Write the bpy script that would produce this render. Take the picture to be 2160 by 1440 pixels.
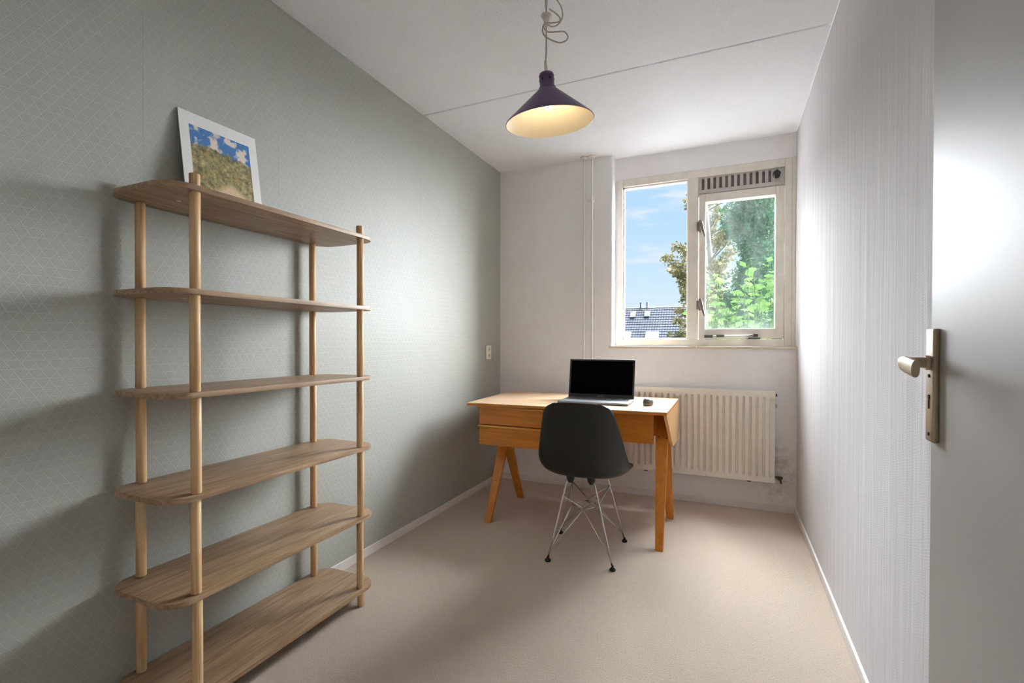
import bpy, bmesh, math, random
from mathutils import Vector, Matrix, noise as mnoise
R = math.radians
random.seed(7)
scene = bpy.context.scene
COL = scene.collection
for o in list(bpy.data.objects):
    bpy.data.objects.remove(o)

# ---------------------------------------------------------------- camera
CAMZ = 1.15
cam_data = bpy.data.cameras.new('camera')
cam = bpy.data.objects.new('camera', cam_data)
COL.objects.link(cam)
cam_data.sensor_fit = 'HORIZONTAL'
cam_data.sensor_width = 36.0
cam_data.lens = 1023.584 / 2160 * 36.0
cam_data.shift_x = 0.0
cam_data.shift_y = (732.302 - 720.0) / 2160
cam_data.clip_start = 0.02
cam_data.clip_end = 400
cam.matrix_world = (Matrix.Translation((0, 0, CAMZ)) @ Matrix.Rotation(0.418, 4, 'Z')
                    @ Matrix.Rotation(math.pi / 2 - 0.0094, 4, 'X') @ Matrix.Rotation(0.001, 4, 'Z'))
scene.camera = cam

# ---------------------------------------------------------------- colour management
scene.view_settings.view_transform = 'Standard'
scene.view_settings.look = 'None'
scene.view_settings.gamma = 1.0
scene.view_settings.use_curve_mapping = False
scene.view_settings.exposure = 0.50
scene.cycles.max_bounces = 14
scene.cycles.diffuse_bounces = 10
scene.cycles.glossy_bounces = 6
scene.cycles.transparent_max_bounces = 32
scene.cycles.use_denoising = True
scene.cycles.sample_clamp_indirect = 8.0

SKY_STRENGTH = 0.76
SUN_STRENGTH = 94.0
BULB_WATT = 0.26


def srgb(r, g, b):
    def f(c):
        c /= 255.0
        return c / 12.92 if c <= 0.04045 else ((c + 0.055) / 1.055) ** 2.4
    return (f(r), f(g), f(b), 1.0)


# ---------------------------------------------------------------- node helper
class NT:
    def __init__(self, tree):
        self.t = tree
        tree.nodes.clear()

    def n(self, kind, **kw):
        nd = self.t.nodes.new(kind)
        for k, v in kw.items():
            if k.startswith('i_'):
                key = k[2:]
                key = int(key) if key.isdigit() else key.replace('_', ' ')
                self.put(nd.inputs[key], v)
            else:
                setattr(nd, k, v)
        return nd

    def put(self, sock, v):
        if isinstance(v, bpy.types.NodeSocket):
            self.t.links.new(v, sock)
        elif isinstance(v, bpy.types.Node):
            self.t.links.new(v.outputs[0], sock)
        else:
            sock.default_value = v

    def math(self, op, a, b=0.0, c=None, clamp=False):
        nd = self.n('ShaderNodeMath', operation=op)
        nd.use_clamp = clamp
        self.put(nd.inputs[0], a)
        self.put(nd.inputs[1], b)
        if c is not None:
            self.put(nd.inputs[2], c)
        return nd.outputs[0]

    def mix(self, fac, a, b, blend='MIX'):
        nd = self.n('ShaderNodeMix', data_type='RGBA', blend_type=blend)
        self.put(nd.inputs[0], fac)
        self.put(nd.inputs[6], a)
        self.put(nd.inputs[7], b)
        return nd.outputs[2]

    def ramp(self, fac, stops):
        nd = self.n('ShaderNodeValToRGB')
        el = nd.color_ramp.elements
        while len(el) < len(stops):
            el.new(0.5)
        for e, (p, c) in zip(el, stops):
            e.position = p
            e.color = c
        self.put(nd.inputs[0], fac)
        return nd.outputs[0]

    def noise(self, vec, scale, detail=3.0, rough=0.5):
        nd = self.n('ShaderNodeTexNoise')
        if vec is not None:
            self.put(nd.inputs['Vector'], vec)
        nd.inputs['Scale'].default_value = scale
        nd.inputs['Detail'].default_value = detail
        nd.inputs['Roughness'].default_value = rough
        return nd.outputs['Fac']

    def mapping(self, vec, scale=(1, 1, 1), loc=(0, 0, 0), rot=(0, 0, 0)):
        nd = self.n('ShaderNodeMapping')
        self.put(nd.inputs['Vector'], vec)
        nd.inputs['Scale'].default_value = scale
        nd.inputs['Location'].default_value = loc
        nd.inputs['Rotation'].default_value = rot
        return nd.outputs[0]

    def maprange(self, v, a, b, c, d, smooth=False):
        nd = self.n('ShaderNodeMapRange')
        if smooth:
            nd.interpolation_type = 'SMOOTHSTEP'
        self.put(nd.inputs[0], v)
        for i, x in enumerate((a, b, c, d)):
            nd.inputs[i + 1].default_value = x
        return nd.outputs[0]


def material(name):
    m = bpy.data.materials.new(name)
    m.use_nodes = True
    return m, NT(m.node_tree)


def finish(nt, color, rough=0.5, metal=0.0, bump=None, bump_strength=0.3, bump_dist=0.002, coat=0.0, spec=0.5, **kw):
    b = nt.n('ShaderNodeBsdfPrincipled')
    nt.put(b.inputs['Base Color'], color)
    nt.put(b.inputs['Roughness'], rough)
    b.inputs['Metallic'].default_value = metal
    b.inputs['Specular IOR Level'].default_value = spec
    b.inputs['Coat Weight'].default_value = coat
    for k, v in kw.items():
        nt.put(b.inputs[k.replace('_', ' ')], v)
    if bump is not None:
        bp = nt.n('ShaderNodeBump')
        bp.inputs['Strength'].default_value = bump_strength
        bp.inputs['Distance'].default_value = bump_dist
        nt.put(bp.inputs['Height'], bump)
        nt.put(b.inputs['Normal'], bp.outputs[0])
    out = nt.n('ShaderNodeOutputMaterial')
    nt.put(out.inputs[0], b.outputs[0])
    return b


def plain(name, color, rough=0.5, metal=0.0, var=0.04, scale=30.0, bump=0.0, bump_scale=200.0, coat=0.0, spec=0.5):
    m, nt = material(name)
    pos = nt.n('ShaderNodeNewGeometry').outputs['Position']
    nz = nt.noise(pos, scale, 4)
    c2 = tuple(max(0, v * (1 - var * 2)) for v in color[:3]) + (1,)
    c3 = tuple(min(1, v * (1 + var * 2)) for v in color[:3]) + (1,)
    col = nt.ramp(nz, [(0.3, c2), (0.7, c3)])
    h = nt.noise(pos, bump_scale, 3) if bump else None
    finish(nt, col, rough, metal, h, bump, 0.002, coat, spec)
    return m


def wood(name, stops, along='Y', across=60.0, length=3.0, rough=0.45, ring=0.5, coat=0.0, spec=0.4, bump=0.15):
    """grain runs along one object axis"""
    m, nt = material(name)
    oc = nt.n('ShaderNodeTexCoord').outputs['Object']
    info = nt.n('ShaderNodeObjectInfo')
    off = nt.math('MULTIPLY', info.outputs['Random'], 13.0)
    vec = nt.n('ShaderNodeVectorMath', operation='ADD', i_0=oc)
    comb = nt.n('ShaderNodeCombineXYZ', i_0=off, i_1=off, i_2=off)
    nt.put(vec.inputs[1], comb.outputs[0])
    sc = {'X': (length, across, across), 'Y': (across, length, across), 'Z': (across, across, length)}[along]
    mp = nt.mapping(vec.outputs[0], sc)
    fine = nt.noise(mp, 1.6, 6, 0.65)
    sc2 = {'X': (length * .35, across * .22, across * .22), 'Y': (across * .22, length * .35, across * .22), 'Z': (across * .22, across * .22, length * .35)}[along]
    mp2 = nt.mapping(vec.outputs[0], sc2)
    big = nt.noise(mp2, 1.2, 3, 0.5)
    rings = nt.math('SINE', nt.math('MULTIPLY', big, 34.0))
    rings = nt.maprange(rings, -1, 1, 0.25, 0.75)
    f = nt.n('ShaderNodeMix', data_type='FLOAT', i_0=ring, i_2=fine, i_3=rings).outputs[0]
    col = nt.ramp(f, stops)
    finish(nt, col, rough, 0, fine, bump, 0.0006, coat, spec)
    return m


# ---------------------------------------------------------------- world: pale blue sky with thin cirrus
world = bpy.data.worlds.new('world')
scene.world = world
world.use_nodes = True
nt = NT(world.node_tree)
dirv = nt.n('ShaderNodeTexCoord').outputs['Generated']
sep = nt.n('ShaderNodeSeparateXYZ', i_0=dirv)
grad = nt.ramp(sep.outputs['Z'], [(0.0, srgb(226, 240, 253)), (0.12, srgb(206, 231, 254)), (0.30, srgb(176, 216, 252)), (0.9, srgb(130, 185, 245))])
mp = nt.mapping(dirv, (3.0, 1.0, 15.0), (0.35, 0, 0.2), (0.0, 0.25, 0.0))
cl = nt.noise(mp, 2.3, 6, 0.55)
clm = nt.maprange(cl, 0.47, 0.70, 0.0, 0.75, True)
skyc = nt.mix(clm, grad, srgb(250, 247, 248))
bg = nt.n('ShaderNodeBackground', i_0=skyc, i_1=SKY_STRENGTH)
nt.put(nt.n('ShaderNodeOutputWorld').inputs[0], bg.outputs[0])

# window daylight: wide sun lamp added because the sky alone is too dim
sun_d = bpy.data.lights.new('daylight_boost', 'SUN')
sun_d.energy = SUN_STRENGTH
sun_d.angle = R(104)
sun_d.color = (0.915, 0.94, 1.0)
sun = bpy.data.objects.new('daylight_boost', sun_d)
COL.objects.link(sun)
sun.location = (0, 30, 20)
sun.rotation_euler = Vector((-0.58, -1.0, -0.66)).to_track_quat('-Z', 'Y').to_euler()

# ---------------------------------------------------------------- mesh helpers
def box(bm, x0, x1, y0, y1, z0, z1, bevel=0.0, seg=2):
    vs = [bm.verts.new(p) for p in ((x0, y0, z0), (x1, y0, z0), (x1, y1, z0), (x0, y1, z0), (x0, y0, z1), (x1, y0, z1), (x1, y1, z1), (x0, y1, z1))]
    fs = [bm.faces.new([vs[i] for i in q]) for q in ((0, 3, 2, 1), (4, 5, 6, 7), (0, 1, 5, 4), (1, 2, 6, 5), (2, 3, 7, 6), (3, 0, 4, 7))]
    if bevel:
        es = set(e for f in fs for e in f.edges)
        bmesh.ops.bevel(bm, geom=list(es), offset=bevel, segments=seg, affect='EDGES', profile=0.6)


def prism(bm, poly, axis, a, b, bevel=0.0, seg=2):
    """polygon (2D points in the other two axes, in XYZ order) extruded along axis from a to b"""
    def mk(p, t):
        return {'X': (t, p[0], p[1]), 'Y': (p[0], t, p[1]), 'Z': (p[0], p[1], t)}[axis]
    lo = [bm.verts.new(mk(p, a)) for p in poly]
    hi = [bm.verts.new(mk(p, b)) for p in poly]
    n = len(poly)
    fs = [bm.faces.new(lo), bm.faces.new(hi)]
    for i in range(n):
        fs.append(bm.faces.new((lo[i], lo[(i + 1) % n], hi[(i + 1) % n], hi[i])))
    bmesh.ops.recalc_face_normals(bm, faces=fs)
    if bevel:
        es = [e for f in fs[:2] for e in f.edges]
        bmesh.ops.bevel(bm, geom=es, offset=bevel, segments=seg, affect='EDGES', profile=0.6)


def hexa(bm, bottom, top, bevel=0.0):
    """a block from four bottom and four top corners (same winding)"""
    lo = [bm.verts.new(p) for p in bottom]
    hi = [bm.verts.new(p) for p in top]
    fs = [bm.faces.new(lo[::-1]), bm.faces.new(hi)]
    for i in range(4):
        fs.append(bm.faces.new((lo[i], lo[(i + 1) % 4], hi[(i + 1) % 4], hi[i])))
    bmesh.ops.recalc_face_normals(bm, faces=fs)
    if bevel:
        es = set(e for f in fs for e in f.edges)
        bmesh.ops.bevel(bm, geom=list(es), offset=bevel, segments=2, affect='EDGES', profile=0.6)


def tube(bm, pts, r, seg=10, caps=True, r_end=None):
    pts = [Vector(p) for p in pts]
    n = len(pts)
    rings = []
    up = None
    for i, p in enumerate(pts):
        if i == 0:
            t = pts[1] - p
        elif i == n - 1:
            t = p - pts[i - 1]
        else:
            t = (pts[i + 1] - p).normalized() + (p - pts[i - 1]).normalized()
        t.normalize()
        if up is None:
            up = t.orthogonal().normalized()
        else:
            up = (up - t * up.dot(t)).normalized()
        sd = t.cross(up)
        rr = r if r_end is None else r + (r_end - r) * i / (n - 1)
        rings.append([bm.verts.new(p + (up * math.cos(a) + sd * math.sin(a)) * rr) for a in [2 * math.pi * k / seg for k in range(seg)]])
    for a, b in zip(rings, rings[1:]):
        for k in range(seg):
            bm.faces.new((a[k], a[(k + 1) % seg], b[(k + 1) % seg], b[k]))
    if caps:
        bm.faces.new(rings[0][::-1])
        bm.faces.new(rings[-1])


def lathe(bm, prof, c=(0, 0, 0), seg=32, axis='Z', close=False):
    """prof: (radius, height) points"""
    rings = []
    for r, h in prof:
        ring = []
        for k in range(seg):
            a = 2 * math.pi * k / seg
            u, v = r * math.cos(a), r * math.sin(a)
            q = {'Z': (u, v, h), 'Y': (u, h, v), 'X': (h, u, v)}[axis]
            ring.append(bm.verts.new((c[0] + q[0], c[1] + q[1], c[2] + q[2])))
        rings.append(ring)
    prs = list(zip(rings, rings[1:]))
    if close:
        prs.append((rings[-1], rings[0]))
    fs = []
    for a, b in prs:
        for k in range(seg):
            fs.append(bm.faces.new((a[k], a[(k + 1) % seg], b[(k + 1) % seg], b[k])))
    if not close:
        if prof[0][0] > 1e-6:
            fs.append(bm.faces.new(rings[0][::-1]))
        if prof[-1][0] > 1e-6:
            fs.append(bm.faces.new(rings[-1]))
    bmesh.ops.remove_doubles(bm, verts=[v for r_ in rings for v in r_], dist=1e-6)
    bmesh.ops.recalc_face_normals(bm, faces=[f for f in bm.faces])


def spline(pts, sub=6):
    """Catmull-Rom through points"""
    P = [Vector(p) for p in pts]
    P = [P[0] * 2 - P[1]] + P + [P[-1] * 2 - P[-2]]
    out = []
    for i in range(1, len(P) - 2):
        for k in range(sub):
            t = k / sub
            a, b, c, d = P[i - 1], P[i], P[i + 1], P[i + 2]
            out.append(0.5 * ((2 * b) + (c - a) * t + (2 * a - 5 * b + 4 * c - d) * t * t + (3 * b - a - 3 * c + d) * t ** 3))
    out.append(P[-2])
    return out


def thing(name, label, cat, loc=(0, 0, 0), rotz=0.0, group=None, kind=None):
    o = bpy.data.objects.new(name, None)
    o.empty_display_size = 0.1
    COL.objects.link(o)
    o.matrix_world = Matrix.Translation(loc) @ Matrix.Rotation(rotz, 4, 'Z')
    if label:
        o['label'] = label
    if cat:
        o['category'] = cat
    if group:
        o['group'] = group
    if kind:
        o['kind'] = kind
    return o


def world_mat(o):
    m = o.matrix_basis.copy()
    while o.parent:
        o = o.parent
        m = o.matrix_basis @ m
    return m


def obj(name, bm, mat, parent=None, smooth=False, local=False, label=None, kind=None, auto=None):
    """link a bmesh (given in world coordinates unless local) as one object"""
    me = bpy.data.meshes.new(name)
    if parent is not None and not local:
        bm.transform(world_mat(parent).inverted())
    bm.to_mesh(me)
    bm.free()
    me.materials.append(mat)
    if smooth:
        for p in me.polygons:
            p.use_smooth = True
        if auto is not None:
            me.set_sharp_from_angle(angle=R(auto))
    o = bpy.data.objects.new(name, me)
    COL.objects.link(o)
    if parent is not None:
        o.parent = parent
    if label:
        o['label'] = label
    if kind:
        o['kind'] = kind
    return o


def B():
    return bmesh.new()


def tag(o, label=None, cat=None, group=None, kind=None):
    for k, v in (('label', label), ('category', cat), ('group', group), ('kind', kind)):
        if v:
            o[k] = v
    return o


# ---------------------------------------------------------------- room measures (metres)
XL, XR = -1.776, 0.427          # left (papered) and right wall
YB = 3.748                      # back wall
YW = 3.848                      # window frame face, in the niche
YF = -0.75                      # wall behind the camera
H = 2.597                       # ceiling
XN = -0.815                     # left side of the window niche
ZS = 1.126                      # sill top
DOOR_Y0, DOOR_Y1 = -0.44, 0.425

# ---------------------------------------------------------------- surface materials
# patterned wallpaper
M_paper, nt = material('wallpaper_triangles')
pos = nt.n('ShaderNodeNewGeometry').outputs['Position']
s = nt.n('ShaderNodeSeparateXYZ', i_0=pos)
P_ = 0.0262


def line_family(nt, d, pitch, w):
    fr = nt.math('FRACT', nt.math('DIVIDE', d, pitch))
    return nt.maprange(nt.math('ABSOLUTE', nt.math('SUBTRACT', fr, 0.5)), 0.5 - w, 0.5 - w * 0.3, 0, 1, True)


wob = nt.math('MULTIPLY', nt.math('SUBTRACT', nt.noise(pos, 9.0, 2), 0.5), 0.010)
zz = nt.math('ADD', s.outputs['Z'], wob)
yy = nt.math('ADD', s.outputs['Y'], wob)
d2 = nt.math('ADD', nt.math('MULTIPLY', yy, 0.84), nt.math('MULTIPLY', zz, 0.54))
d3 = nt.math('SUBTRACT', nt.math('MULTIPLY', yy, 0.84), nt.math('MULTIPLY', zz, 0.54))
l1 = line_family(nt, zz, P_, 0.060)
l2 = line_family(nt, d2, P_, 0.060)
l3 = line_family(nt, d3, P_, 0.060)
lines = nt.math('MAXIMUM', l1, nt.math('MAXIMUM', l2, l3))
h2 = nt.math('SINE', nt.math('MULTIPLY', d2, 2 * math.pi / 0.0044))
h3 = nt.math('SINE', nt.math('MULTIPLY', d3, 2 * math.pi / 0.0044))
pick = nt.math('GREATER_THAN', nt.math('FRACT', nt.math('ADD', nt.math('FLOOR', nt.math('DIVIDE', d2, P_)), nt.math('MULTIPLY', nt.math('FLOOR', nt.math('DIVIDE', zz, P_)), 0.5))), 0.25)
hat = nt.n('ShaderNodeMix', data_type='FLOAT', i_0=pick, i_2=h2, i_3=h3).outputs[0]
hat = nt.maprange(hat, -1, 1, 0, 1)
fade = nt.noise(pos, 2.6, 3)
base = nt.mix(hat, srgb(160, 161, 153), srgb(171, 172, 165))
base = nt.mix(nt.maprange(fade, 0.35, 0.65, 0.0, 0.35), base, srgb(175, 178, 171))
linec = nt.mix(nt.math('MULTIPLY', lines, 0.34), base, srgb(194, 199, 193))
# joins between the strips of paper
seam = None
for ys in (0.98, 1.51, 2.04, 2.57, 3.10):
    q = nt.maprange(nt.math('ABSOLUTE', nt.math('SUBTRACT', s.outputs['Y'], ys)), 0.0008, 0.0022, 1, 0, True)
    seam = q if seam is None else nt.math('MAXIMUM', seam, q)
seam = nt.math('MULTIPLY', seam, nt.maprange(nt.noise(pos, 3.0, 2), 0.4, 0.6, 0.05, 0.8))
col = nt.mix(nt.math('MULTIPLY', seam, 0.26), linec, srgb(112, 118, 112))
hgt = nt.math('ADD', nt.math('MULTIPLY', lines, 0.4), nt.math('ADD', nt.math('MULTIPLY', nt.noise(pos, 7.0, 3), 3.0), nt.math('MULTIPLY', seam, -0.6)))
finish(nt, col, 0.55, 0, hgt, 0.35, 0.0022, 0, 0.35)

# painted plaster (back wall)
M_plaster, nt = material('white_plaster')
pos = nt.n('ShaderNodeNewGeometry').outputs['Position']
sp = nt.n('ShaderNodeSeparateXYZ', i_0=pos)
nz = nt.noise(pos, 5.0, 5, 0.6)
col = nt.mix(nt.maprange(nz, 0.3, 0.7, 0, 1), srgb(238, 236, 236), srgb(243, 242, 242))
# grime round the radiator valve
dx = nt.math('SUBTRACT', sp.outputs['X'], 0.31)
dz = nt.math('SUBTRACT', sp.outputs['Z'], 0.27)
dd = nt.math('SQRT', nt.math('ADD', nt.math('MULTIPLY', nt.math('MULTIPLY', dx, dx), 2.2), nt.math('MULTIPLY', nt.math('MULTIPLY', dz, dz), 1.0)))
gr = nt.math('MULTIPLY', nt.maprange(dd, 0.03, 0.30, 1, 0, True), nt.maprange(nt.noise(pos, 16.0, 6, 0.7), 0.40, 0.62, 0.0, 1.0))
col = nt.mix(nt.math('MULTIPLY', gr, 0.5), col, srgb(128, 120, 112))
hgt = nt.math('ADD', nt.math('MULTIPLY', nt.noise(pos, 14.0, 4), 2.0), nt.math('MULTIPLY', nt.noise(pos, 320.0, 2), 0.25))
finish(nt, col, 0.6, 0, hgt, 0.3, 0.003, 0, 0.3)

# right wall: painted woven paper
M_weave, nt = material('white_woven_paper')
pos = nt.n('ShaderNodeNewGeometry').outputs['Position']
sp = nt.n('ShaderNodeSeparateXYZ', i_0=pos)
wv = nt.math('ADD', nt.math('MULTIPLY', nt.noise(nt.mapping(pos, (1, 40.0, 30.0)), 1.0, 3, .6), 0.016), nt.math('MULTIPLY', nt.noise(pos, 6.0, 2), 0.03))
a_ = nt.math('SINE', nt.math('MULTIPLY', nt.math('ADD', wv, nt.math('ADD', sp.outputs['Z'], nt.math('MULTIPLY', sp.outputs['Y'], 0.28))), 2 * math.pi / 0.0072))
a_ = nt.math('MULTIPLY', a_, nt.maprange(nt.noise(nt.mapping(pos, (1, 60.0, 90.0)), 1.0, 2), 0.3, 0.7, 0.2, 1.0))
b_ = nt.math('SINE', nt.math('MULTIPLY', sp.outputs['Y'], 2 * math.pi / 0.006))
mp = nt.mapping(pos, (1, 9.0, 0.55))
streak = nt.noise(mp, 1.6, 4, 0.55)
mp2 = nt.mapping(pos, (1, 26.0, 1.2))
streak2 = nt.noise(mp2, 1.6, 3, 0.5)
hgt = nt.math('ADD', nt.math('MULTIPLY', streak, 7.0), nt.math('ADD', nt.math('MULTIPLY', streak2, 2.2), nt.math('ADD', nt.math('MULTIPLY', a_, 0.11), nt.math('MULTIPLY', b_, 0.08))))
weave_c = nt.mix(nt.maprange(a_, -1, 1, 0, 1), srgb(205, 202, 204), srgb(214, 211, 214))
col = nt.mix(nt.maprange(streak, 0.3, 0.7, 0, 0.5), weave_c, srgb(208, 205, 207))
finish(nt, col, 0.85, 0, hgt, 0.30, 0.0022, 0, 0.12)

# ceiling stucco
M_ceil, nt = material('white_spray_stucco')
pos = nt.n('ShaderNodeNewGeometry').outputs['Position']
n1 = nt.noise(pos, 190.0, 3, 0.6)
col = nt.mix(nt.maprange(nt.noise(pos, 1.5, 3), 0.35, 0.65, 0, 1), srgb(239, 240, 244), srgb(243, 244, 248))
col = nt.mix(nt.maprange(n1, 0.30, 0.46, 0.25, 0.0), col, srgb(190, 188, 184))
finish(nt, col, 0.75, 0, n1, 0.5, 0.004, 0, 0.2)

# carpet
M_carpet, nt = material('beige_carpet')
pos = nt.n('ShaderNodeNewGeometry').outputs['Position']
n1 = nt.noise(pos, 420.0, 4, 0.7)
n2 = nt.noise(pos, 3.0, 4)
n3 = nt.noise(pos, 130.0, 3, 0.6)
col = nt.ramp(n1, [(0.25, srgb(188, 166, 146)), (0.5, srgb(226, 207, 188)), (0.8, srgb(240, 225, 210))])
col = nt.mix(nt.maprange(n2, 0.35, 0.65, 0.0, 0.22), col, srgb(216, 195, 175))
hgt = nt.math('ADD', n1, nt.math('MULTIPLY', n3, 0.9))
finish(nt, col, 0.95, 0, hgt, 0.9, 0.006, 0, 0.05, Sheen_Weight=0.25, Sheen_Roughness=0.6)

M_trim = plain('white_trim_paint', srgb(232, 228, 225), 0.35, var=0.015, spec=0.45)
M_frame = plain('cream_window_paint', srgb(226, 220, 209), 0.32, var=0.03, scale=12, bump=0.06, bump_scale=90)
M_sill = plain('cream_sill_stone', srgb(212, 200, 182), 0.35, var=0.03, scale=25)
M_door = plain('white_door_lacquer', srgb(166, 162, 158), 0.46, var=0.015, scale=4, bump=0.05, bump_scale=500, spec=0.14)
M_hall = plain('hall_blocker_paint', srgb(236, 233, 230), 0.7)

# ---------------------------------------------------------------- room shell
bm = B(); box(bm, XL - .12, XR + .12, YF - .1, YB + .12, -.12, 0)
tag(obj('floor', bm, M_carpet), 'fine beige cut pile carpet laid wall to wall across the room', None, kind='structure')

GY = 2.61
bm = B(); box(bm, XL - .12, XR + .12, YF - .1, 4.06, H + .012, H + .14)
ceil = tag(obj('ceiling', bm, M_ceil), 'white stippled ceiling crossed by one narrow groove', None, kind='structure')
for y0, y1 in ((YF, GY - .0055), (GY + .0055, YW)):
    bm = B(); box(bm, XL, XR, y0, y1, H, H + .012, .0015, 1)
    obj('ceiling_panel', bm, M_ceil, ceil)

bm = B(); box(bm, XL - .12, XL, YF, YB + .1, 0, H)
tag(obj('wall_left', bm, M_paper), 'left wall papered in grey green with fine triangle line pattern', None, kind='structure')

# back wall with the window niche
bm = B()
box(bm, XL - .12, XN - .012, YB, 4.05, 0, H)
# rounded corner of the niche
prof = [(XN - .012, YB)]
for k in range(9):
    a = R(90 * k / 8)
    prof.append((XN - .012 + .012 * math.sin(a), YB + .012 - .012 * math.cos(a)))
prof += [(XN, 4.05), (XN - .012, 4.05)]
prism(bm, prof, 'Z', ZS - .018, H)
box(bm, XN - .012, XR + .12, YB, 4.05, 0, ZS - .018)
box(bm, XN, XR + .12, YW, 4.05, 2.43, H)
box(bm, XN, -.798, YW + .004, 4.05, ZS - .018, 2.43)
tag(obj('wall_back', bm, M_plaster), 'white plastered window wall with a shallow niche', None, kind='structure')

# right wall with the doorway beside the camera
bm = B()
box(bm, XR, XR + .12, DOOR_Y1, 4.05, 0, H)
box(bm, XR, XR + .12, YF, DOOR_Y0, 0, H)
box(bm, XR, XR + .12, DOOR_Y0, DOOR_Y1, 2.16, H)
tag(obj('wall_right', bm, M_weave), 'right wall in white painted woven paper with vertical ripples', None, kind='structure')
bm = B(); box(bm, XL - .12, XR + .12, YF - .1, YF, 0, H)
tag(obj('wall_front', bm, M_plaster), 'plain white plastered wall facing the window', None, kind='structure')

HB, TB = 0.046, 0.0098
bm = B(); box(bm, XL, XL + TB, YF, YB, 0, HB, .002)
tag(obj('baseboard_left', bm, M_trim), 'low white skirting board along the papered wall', None, kind='structure')
bm = B(); box(bm, XL + TB, XR - TB, YB - TB, YB, 0, HB, .002)
tag(obj('baseboard_back', bm, M_trim), 'low white skirting board under the radiator', None, kind='structure')
bm = B(); box(bm, XR - TB, XR, DOOR_Y1 + .06, YB, 0, HB, .002)
tag(obj('baseboard_right', bm, M_trim), 'low white skirting board along the woven paper wall', None, kind='structure')

# door frame round the doorway
bm = B()
box(bm, XR - .004, XR + .13, DOOR_Y1 - .012, DOOR_Y1 + .012, 0, 2.16, .003)
box(bm, XR - .004, XR + .13, DOOR_Y0 - .012, DOOR_Y0 + .012, 0, 2.16, .003)
box(bm, XR - .004, XR + .13, DOOR_Y0, DOOR_Y1, 2.135, 2.165, .003)
tag(obj('trim_1', bm, M_trim), 'white timber lining round the doorway', None, kind='structure')

# unseen landing box added behind the doorway to keep sky light out
bm = B()
hx0, hx1, hy0, hy1 = XR + .12, XR + 1.4, -1.6, 1.6
box(bm, hx1, hx1 + .1, hy0, hy1, 0, H)
box(bm, hx0, hx1, hy0 - .1, hy0, 0, H)
box(bm, hx0, hx1, hy1, hy1 + .1, 0, H)
tag(obj('wall_hall_blocker', bm, M_hall), 'unseen landing walls added beyond the doorway to block sky light', None, kind='structure')
bm = B(); box(bm, hx0, hx1, hy0, hy1, -.12, 0); tag(obj('floor_hall_blocker', bm, M_carpet), 'unseen landing floor added beyond the doorway to block sky light', None, kind='structure')
bm = B(); box(bm, hx0, hx1, hy0, hy1, H, H + .1); tag(obj('ceiling_hall_blocker', bm, M_ceil), 'unseen landing ceiling added beyond the doorway to block sky light', None, kind='structure')

# ---------------------------------------------------------------- window
M_glass, nt = material('clear_pane')
tr = nt.n('ShaderNodeBsdfTransparent', i_0=(0.985, 0.995, 0.99, 1))
gl = nt.n('ShaderNodeBsdfGlossy', i_0=(1, 1, 1, 1), i_1=0.02)
mx = nt.n('ShaderNodeMixShader', i_0=0.02, i_1=tr.outputs[0], i_2=gl.outputs[0])
nt.put(nt.n('ShaderNodeOutputMaterial').inputs[0], mx.outputs[0])

M_dirty, nt = material('smeared_pane')
pos = nt.n('ShaderNodeNewGeometry').outputs['Position']
sp = nt.n('ShaderNodeSeparateXYZ', i_0=pos)
tr = nt.n('ShaderNodeBsdfTransparent', i_0=(0.97, 0.995, 0.985, 1))
df = nt.n('ShaderNodeBsdfTranslucent', i_0=(0.86, 0.93, 0.90, 1))
gl = nt.n('ShaderNodeBsdfGlossy', i_0=(1, 1, 1, 1), i_1=0.03)
smear = nt.noise(nt.mapping(pos, (3.0, 1, 1.3), (0, 0, 0), (0, 0.5, 0)), 3.0, 6, 0.65)
scr = nt.noise(nt.mapping(pos, (3, 1, 26), (0, 0, 0), (0, -0.45, 0)), 5.0, 4, 0.6)
ex = nt.maprange(nt.math('ABSOLUTE', nt.math('SUBTRACT', sp.outputs['X'], 0.0755)), 0.16, 0.235, 0, 1, True)
ez = nt.maprange(nt.math('ABSOLUTE', nt.math('SUBTRACT', sp.outputs['Z'], 1.722)), 0.39, 0.475, 0, 1, True)
edge = nt.math('MULTIPLY', nt.math('MAXIMUM', ex, ez), nt.maprange(smear, 0.35, 0.6, 0.15, 1.0))
f = nt.math('ADD', nt.maprange(smear, 0.36, 0.70, 0.002, 0.011), nt.maprange(scr, 0.58, 0.70, 0.0, 0.004))
f = nt.math('ADD', f, nt.math('MULTIPLY', edge, 0.010), clamp=True)
m1 = nt.n('ShaderNodeMixShader', i_0=f, i_1=tr.outputs[0], i_2=df.outputs[0])
m2 = nt.n('ShaderNodeMixShader', i_0=0.04, i_1=m1.outputs[0], i_2=gl.outputs[0])
nt.put(nt.n('ShaderNodeOutputMaterial').inputs[0], m2.outputs[0])

M_ventdark = plain('vent_grey', srgb(128, 124, 121), 0.5)
M_ventlight = plain('vent_pale_grey', srgb(186, 180, 175), 0.45)
M_black = plain('black_plastic', srgb(24, 24, 25), 0.4)
M_steel = plain('satin_metal', srgb(190, 186, 180), 0.3, metal=0.9)
M_cordclear = plain('pale_nylon', srgb(205, 203, 196), 0.4)

win = thing('window_1', 'cream wooden window with a fixed pane and a hinged casement', None, (-.197, YW, ZS), kind='structure')
YG = 3.885
yb = 3.955


def frame_piece(name, x0, x1, z0, z1, y0=YW, y1=yb, bev=.004, par=None, mat=None):
    bm = B(); box(bm, x0, x1, y0, y1, z0, z1, bev)
    return obj(name, bm, mat or M_frame, par or win)


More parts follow.
